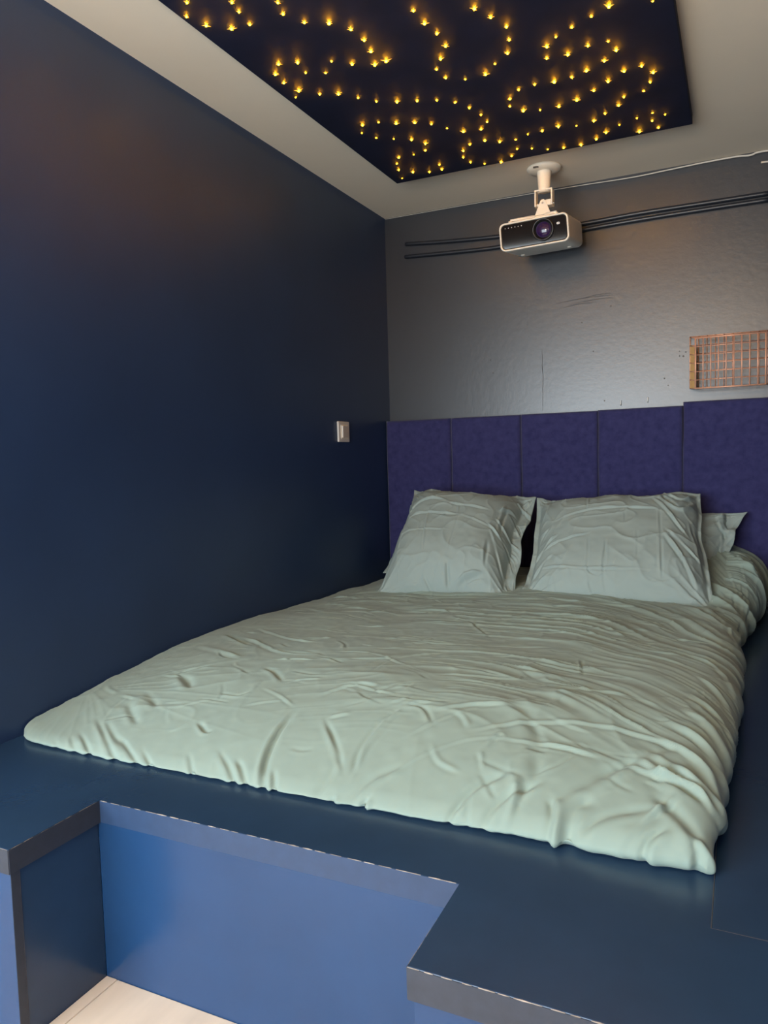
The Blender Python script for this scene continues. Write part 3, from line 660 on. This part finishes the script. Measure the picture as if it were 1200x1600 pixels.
# ------------------------------------------------------------------ starry ceiling panel
PZ = 2.1685
sp = empty('star_ceiling_panel', (.863, -1.95, CEIL), 'midnight blue ceiling panel dotted with glowing amber fibre stars', 'ceiling panel')
obj('board', bx(.290, 1.437, -3.35, -.492, PZ, CEIL - .0005, bev=.002), M_star_panel, sp, rel=sp.location)
random.seed(11)
def star_mesh(seed):
    rd = random.Random(seed)
    bm = bmesh.new()
    lathe(bm, [(.0008, 0), (.0021, -.0018), (.0024, -.0038), (.0015, -.0055), (0, -.0060)], n=8)
    nc = len(bm.faces)
    k = rd.choice((5, 6, 7))
    a0 = rd.uniform(0, 6)
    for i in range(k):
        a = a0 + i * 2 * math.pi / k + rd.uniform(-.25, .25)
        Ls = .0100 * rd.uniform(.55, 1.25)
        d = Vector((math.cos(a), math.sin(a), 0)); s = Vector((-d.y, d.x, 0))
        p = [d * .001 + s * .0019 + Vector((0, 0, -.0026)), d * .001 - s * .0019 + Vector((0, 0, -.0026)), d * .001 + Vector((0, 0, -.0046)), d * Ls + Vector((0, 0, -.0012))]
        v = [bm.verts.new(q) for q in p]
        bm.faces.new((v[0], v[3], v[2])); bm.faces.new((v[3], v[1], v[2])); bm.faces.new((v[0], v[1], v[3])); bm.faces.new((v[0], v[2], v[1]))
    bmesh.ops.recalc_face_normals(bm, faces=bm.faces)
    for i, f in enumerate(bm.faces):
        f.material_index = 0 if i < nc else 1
    me = bpy.data.meshes.new('star_light')
    bm.to_mesh(me); bm.free()
    me.materials.append(M_core); me.materials.append(M_flare)
    return me
sm = [star_mesh(i) for i in range(6)]
rs_ = random.Random(5)
for _ in range(140):  # extra stars on the unseen part of the panel, added to light the room
    STARS.append((rs_.uniform(.33, 1.39), rs_.uniform(-3.3, -2.02), rs_.choice((1, 1.6, 2.2, 2.8))))
for i, (x, y, s) in enumerate(STARS):
    o = bpy.data.objects.new('star_light', sm[i % 6])
    COL.objects.link(o)
    o.parent = sp
    k = .30 + .34 * s
    o.location = Vector((x, y, PZ)) - sp.location
    o.rotation_euler = (0, 0, random.uniform(0, 6))
    o.scale = (k, k, k)

# ------------------------------------------------------------------ projector and its mount
mt = empty('projector_mount', (.855, -.262, CEIL), 'cream ceiling mount with pole and bracket holding the projector', 'mount')
MO = mt.location
Tm = Matrix.Translation(MO)
b_ = bmesh.new()
lathe(b_, [(0, -.0002), (.0700, -.0002), (.0700, -.0060), (.0640, -.0130), (.040, -.0165), (0, -.0165)], n=40)
obj('ceiling_plate', b_, M_cream, mt, smooth=True)
obj('screw', bx(-.030, -.008, -.064, -.058, -.0165, -.0105, bev=.001), M_screw, mt)
b_ = bmesh.new()
lathe(b_, [(0, -.014), (.0290, -.014), (.0285, -.022), (.0262, -.05), (.0235, -.085), (.0232, -.098), (0, -.098)], n=28)
obj('pole', b_, M_cream, mt, smooth=True)
b_ = bmesh.new()
for s in (-1, 1):
    box(b_, s * .034 - .003, s * .034 + .003, -.020, .020, -.158, -.090, bev=.0015)
box(b_, -.034, .034, -.020, .020, -.0965, -.0905, bev=.0015)
obj('bracket_frame', b_, M_cream, mt)
for s in (-1, 1):
    b_ = bmesh.new()
    lathe(b_, [(0, 0), (.0055, 0), (.0055, .004), (0, .005)], n=12, M=Matrix.Translation((s * .037, 0, -.148)) @ Matrix.Rotation(s * math.pi / 2, 4, 'Y'))
    obj('bolt', b_, M_steel, mt)
b_ = bmesh.new()
poly = [(-.037, -.200), (.033, -.200), (.010, -.140), (.003, -.134), (-.006, -.134), (-.012, -.140)]
a = [b_.verts.new((x, -.024, z)) for x, z in poly]; c = [b_.verts.new((x, -.018, z)) for x, z in poly]
b_.faces.new(a); b_.faces.new(c)
for i in range(6):
    b_.faces.new((a[i], a[(i + 1) % 6], c[(i + 1) % 6], c[i]))
box(b_, .006, .031, -.018, .022, -.158, -.134, bev=.003)
tube(b_, [(-.034, 0, -.148), (.034, 0, -.148)], .006, n=10)
obj('tilt_plate', b_, M_cream, mt)
b_ = bmesh.new()
lathe(b_, [(0, 0), (.004, 0), (.004, .002), (0, .0025)], n=10, M=Matrix.Translation((-.002, -.024, -.148)) @ Matrix.Rotation(math.pi / 2, 4, 'X'))
obj('bolt', b_, M_steel, mt)
Mp = Matrix.Translation((.839, -.39, 1.9125)) @ Matrix.Rotation(math.radians(8.6), 4, 'X') @ Matrix.Rotation(math.radians(-1.6), 4, 'Y')
PW, PH_, PD = .281, .110, .300
Mi = Matrix.Translation(-MO) @ Mp
def arm(p0, p1, r=.0062):
    b = bmesh.new()
    tube(b, [p0, (p0[0] * .7 + p1[0] * .3, p0[1] * .7 + p1[1] * .3, p0[2] * .9 + p1[2] * .1 + .002), p1], [r, r, r * .8], n=8)
    lathe(b, [(0, 0), (.009, 0), (.009, -.008), (0, -.008)], n=14, M=Matrix.Translation((p1[0], p1[1], PH_ / 2 + .0075)))
    bmesh.ops.transform(b, matrix=Mi, verts=b.verts)
    obj('arm', b, M_cream, mt, smooth=True)
hz = PH_ / 2 + .010
for p1 in ((-.098, .030), (.090, .028), (-.095, .205), (.092, .205)):
    arm((.012, .118, hz + .007), (p1[0], p1[1], hz))
b_ = bmesh.new()
lathe(b_, [(0, PH_ / 2 + .009), (.045, PH_ / 2 + .009), (.045, PH_ / 2 + .015), (.030, PH_ / 2 + .021), (0, PH_ / 2 + .021)], n=28, M=Matrix.Translation((.012, .122, 0)))
bmesh.ops.transform(b_, matrix=Mi, verts=b_.verts)
obj('hub_plate', b_, M_cream, mt, smooth=True)

pr = empty('projector', Mp @ Vector((0, PD / 2, -PH_ / 2)), 'cream white video projector with glossy dark front hanging under the ceiling', 'projector')
Mj = Matrix.Translation(-pr.location) @ Mp
def rrect(w, h, r, n=7):
    o = []
    for cx, cz, a0 in ((w / 2 - r, h / 2 - r, 0), (-w / 2 + r, h / 2 - r, 90), (-w / 2 + r, -h / 2 + r, 180), (w / 2 - r, -h / 2 + r, 270)):
        for k in range(n):
            a = math.radians(a0 + 90 * k / (n - 1))
            o.append((cx + r * math.cos(a), cz + r * math.sin(a)))
    return o
def loft(bm, secs, cap0=True, cap1=True):
    rings = [[bm.verts.new((x, y, z)) for x, z in rrect(w, h, r)] for y, w, h, r in secs]
    n = len(rings[0])
    for a, b in zip(rings, rings[1:]):
        for k in range(n):
            bm.faces.new((a[k], a[(k + 1) % n], b[(k + 1) % n], b[k]))
    if cap0:
        bm.faces.new(rings[0])
    if cap1:
        bm.faces.new(rings[-1])
b_ = bmesh.new()
loft(b_, [(.020, PW - .014, PH_ - .014, .017), (.002, PW - .013, PH_ - .013, .017), (0, PW - .010, PH_ - .010, .018), (.0, PW - .004, PH_ - .004, .020),
          (.003, PW, PH_, .022), (.02, PW, PH_, .022), (PD - .02, PW, PH_, .022),
          (PD - .006, PW - .006, PH_ - .006, .022), (PD, PW - .03, PH_ - .03, .016)])
bmesh.ops.transform(b_, matrix=Mj, verts=b_.verts)
o = obj('body', b_, M_cream, pr, smooth=True)
b_ = bmesh.new()
loft(b_, [(.004, PW - .020, PH_ - .020, .014), (.006, PW - .014, PH_ - .014, .016), (.016, PW - .0145, PH_ - .0145, .016)])
bmesh.ops.transform(b_, matrix=Mj, verts=b_.verts)
obj('front_panel', b_, M_gloss, pr)
Lx, Lz = .040, .004
ML = Mj @ Matrix.Translation((Lx, .004, Lz)) @ Matrix.Rotation(math.pi / 2, 4, 'X')
b_ = bmesh.new()
lathe(b_, [(.0300, -.004), (.0330, .004), (.0430, .004), (.0430, .010), (.0400, .013), (.0375, .011), (.0290, .000), (.0270, -.003)], n=40, M=ML)
ring = obj('lens_ring', b_, M_black, pr, smooth=True)
b_ = bmesh.new()
lathe(b_, [(.0300, .001), (.026, .0035), (.018, .006), (.009, .0075), (0, .008)], n=36, M=ML)
obj('lens', b_, M_lens, pr, smooth=True)
b_ = bmesh.new()
loft(b_, [(.0025, .012, .008, .003), (.0045, .013, .009, .003)])
bmesh.ops.transform(b_, matrix=Mj @ Matrix.Translation((.100, 0, .018)), verts=b_.verts)
sb = obj('sensor', b_, M_white, pr)
b_ = bmesh.new()
loft(b_, [(.0020, .0055, .0028, .001), (.0030, .0055, .0028, .001)])
bmesh.ops.transform(b_, matrix=Mj @ Matrix.Translation((.100, 0, .018)), verts=b_.verts)
obj('sensor_slot', b_, M_black, sb)
for i in range(6):
    b_ = bmesh.new()
    lathe(b_, [(0, .0), (.0017, .0), (.0017, .001), (0, .0012)], n=8, M=Mj @ Matrix.Translation((-.115 + i * .0135, .0045, .0345)) @ Matrix.Rotation(math.pi / 2, 4, 'X'))
    obj('indicator', b_, M_white, pr)
for fx in (-.10, .10):
    bm = bmesh.new()
    lathe(bm, [(0, -PH_ / 2 - .004), (.009, -PH_ / 2 - .004), (.010, -PH_ / 2 + .001)], n=14, M=Mj @ Matrix.Translation((fx, .20, 0)))
    obj('foot', bm, M_cream, pr)

# ------------------------------------------------------------------ pipes along the back wall
def smooth_poly(pts, n=6):
    P = [np.array(p, float) for p in pts]
    P = [2 * P[0] - P[1]] + P + [2 * P[-1] - P[-2]]
    o = []
    for i in range(1, len(P) - 2):
        for t in np.linspace(0, 1, n + 1)[:-1]:
            o.append(.5 * (2 * P[i] + (P[i + 1] - P[i - 1]) * t + (2 * P[i - 1] - 5 * P[i] + 4 * P[i + 1] - P[i + 2]) * t * t + (3 * P[i] - P[i - 1] - 3 * P[i + 1] + P[i + 2]) * t ** 3))
    o.append(P[-2])
    return [tuple(p) for p in o]
up = [(.118, .002, 2.064), (.135, -.009, 2.061), (.334, -.011, 2.043), (.573, -.011, 2.029), (.78, -.011, 2.026), (.985, -.011, 2.027), (1.204, -.011, 2.033), (1.455, -.011, 2.032), (RW - .012, -.011, 2.031)]
lo = [(.114, .002, 2.002), (.13, -.009, 2.001), (.333, -.011, 1.990), (.572, -.011, 1.981), (.78, -.011, 1.990), (.985, -.011, 2.001), (1.204, -.011, 2.006), (1.455, -.011, 2.007), (RW - .012, -.011, 2.006)]
for pts, lab in ((up, 'upper of two thin navy painted pipes running along the back wall'), (lo, 'lower of two thin navy painted pipes running along the back wall')):
    p = obj('pipe', tb(smooth_poly(pts), .0095, n=12), M_pipe, smooth=True)
    tag(p, lab, 'pipe', 'pipes on the back wall')

# ------------------------------------------------------------------ white cable along the ceiling joint, and its short tail
pts = [(.004, -.004, 2.1995), (.20, -.004, 2.1990), (.337, -.005, 2.1985), (.60, -.005, 2.1975), (.936, -.006, 2.1935), (1.165, -.007, 2.1880), (1.306, -.007, 2.1915), (1.454, -.007, 2.1960),
       (1.573, -.007, 2.1965), (1.624, -.008, 2.1915), (1.654, -.009, 2.1975), (RW - .008, -.010, 2.1950)]
sp_ = smooth_poly(pts, 5)
rad = [np.interp(p[0], [0, .6, 1.0, 1.4, 1.72], [.0009, .0011, .0018, .0030, .0042]) for p in sp_]
c = obj('cable', tb(sp_, rad, n=8), M_cable, smooth=True)
tag(c, 'long white cable running along the joint of ceiling and back wall', 'cable')
c = obj('cable', tb([(1.663, -.005, 2.157), (1.69, -.006, 2.1555), (RW - .006, -.006, 2.155)], .0036, n=8), M_cable, smooth=True)
tag(c, 'short white cable end on the back wall near the right corner', 'cable')

# ------------------------------------------------------------------ copper wire basket
bk = empty('wire_basket', (1.556, -.004, 1.273), 'copper wire grid basket hanging on the back wall above the headboard', 'basket')
BO = bk.location
xf0, xf1, xb0, xb1 = 1.4280, 1.684, 1.4020, 1.694
zf0, zf1, zb0, zb1 = 1.2725, 1.4750, 1.2800, 1.4940
yf, yb = -.100, -.006
R_ = .0021
def wire(pts, r=R_, name='wire', m=None):
    obj(name, tb(pts, r, n=7), m or M_copper, bk, smooth=True, rel=BO)
def loop(x0, x1, z0, z1, y, r):
    for a, b in (((x0, z0), (x1, z0)), ((x1, z0), (x1, z1)), ((x1, z1), (x0, z1)), ((x0, z1), (x0, z0))):
        wire([(a[0], y, a[1]), (b[0], y, b[1])], r, 'rim_wire')
loop(xf0, xf1, zf0, zf1, yf, .0034)
loop(xb0, xb1, zb0, zb1, yb, .0026)
nx, nz = 9, 6
for i in range(1, nx):
    x = xf0 + (xf1 - xf0) * i / nx
    x2 = xb0 + (xb1 - xb0) * i / nx
    wire([(x, yf, zf0), (x, yf, zf1)], .0026)
    wire([(x2, yb, zb0), (x2, yb, zb1)], .0018)
    wire([(x, yf, zf0), (x2, yb, zb0)], .0017)
    wire([(x, yf, zf1), (x2, yb, zb1)], .0017)
for k in range(1, nz):
    z = zf0 + (zf1 - zf0) * k / nz
    z2 = zb0 + (zb1 - zb0) * k / nz
    wire([(xf0, yf + .003, z), (xf1, yf + .003, z)], .0018)
    wire([(xb0, yb - .003, z2), (xb1, yb - .003, z2)], .0015)
    wire([(xf0, yf, z), (xb0, yb, z2)], .0022)
    wire([(xf1, yf, z), (xb1, yb, z2)], .0017)
for (x, xx) in ((xf0, xb0), (xf1, xb1)):
    for (z, z2) in ((zf0, zb0), (zf1, zb1)):
        wire([(x, yf, z), (xx, yb, z2)], .0022)
# flat strip closing the left side
b_ = bmesh.new()
v = [b_.verts.new(p) for p in ((xf0 + .001, yf, zf0), (xb0 + .001, yb, zb0), (xb0 + .001, yb, zb1 - .032), (xf0 + .001, yf, zf1 - .032))]
w_ = [b_.verts.new(q.co - Vector((.0015, 0, 0))) for q in v]
b_.faces.new(v); b_.faces.new(w_)
for i in range(4):
    b_.faces.new((v[i], v[(i + 1) % 4], w_[(i + 1) % 4], w_[i]))
obj('side_strip', b_, M_copper2, bk, rel=BO)

# ------------------------------------------------------------------ light switch on the left wall
sw = empty('light_switch', (0, -.508, 1.145), 'single cream light switch on the dark left wall', 'switch')
b_ = bmesh.new()
box(b_, .0004, .0105, -.050, .050, -.0455, .0455, bev=.004, seg=3)
obj('plate', b_, M_white, sw, smooth=False)
b_ = bmesh.new()
box(b_, .0095, .0125, -.031, .031, -.031, .031, bev=.0012)
rf = obj('surround', b_, M_cream, sw)
b_ = bmesh.new()
box(b_, .0090, .0165, -.026, .026, -.026, .026, bev=.0018, M=Matrix.Rotation(math.radians(4), 4, 'Z'))
obj('rocker', b_, M_white, sw)

# ------------------------------------------------------------------ two bent nails above the headboard
for (x, z), lab in (((1.120, 1.236), 'small nail in the back wall just above the fourth headboard panel, left of two'),
                    ((1.232, 1.243), 'small nail in the back wall just above the fourth headboard panel, right of two')):
    b_ = bmesh.new()
    tube(b_, [(x, .004, z - .010), (x, -.004, z - .010), (x, -.006, z - .007), (x, -.006, z + .009)], .0016, n=7)
    lathe(b_, [(0, 0), (.0032, 0), (.0032, .0014), (0, .0016)], n=10, M=Matrix.Translation((x, -.006, z + .009)))
    tag(obj('nail', b_, M_steel), lab, 'nail', 'nails above the headboard')
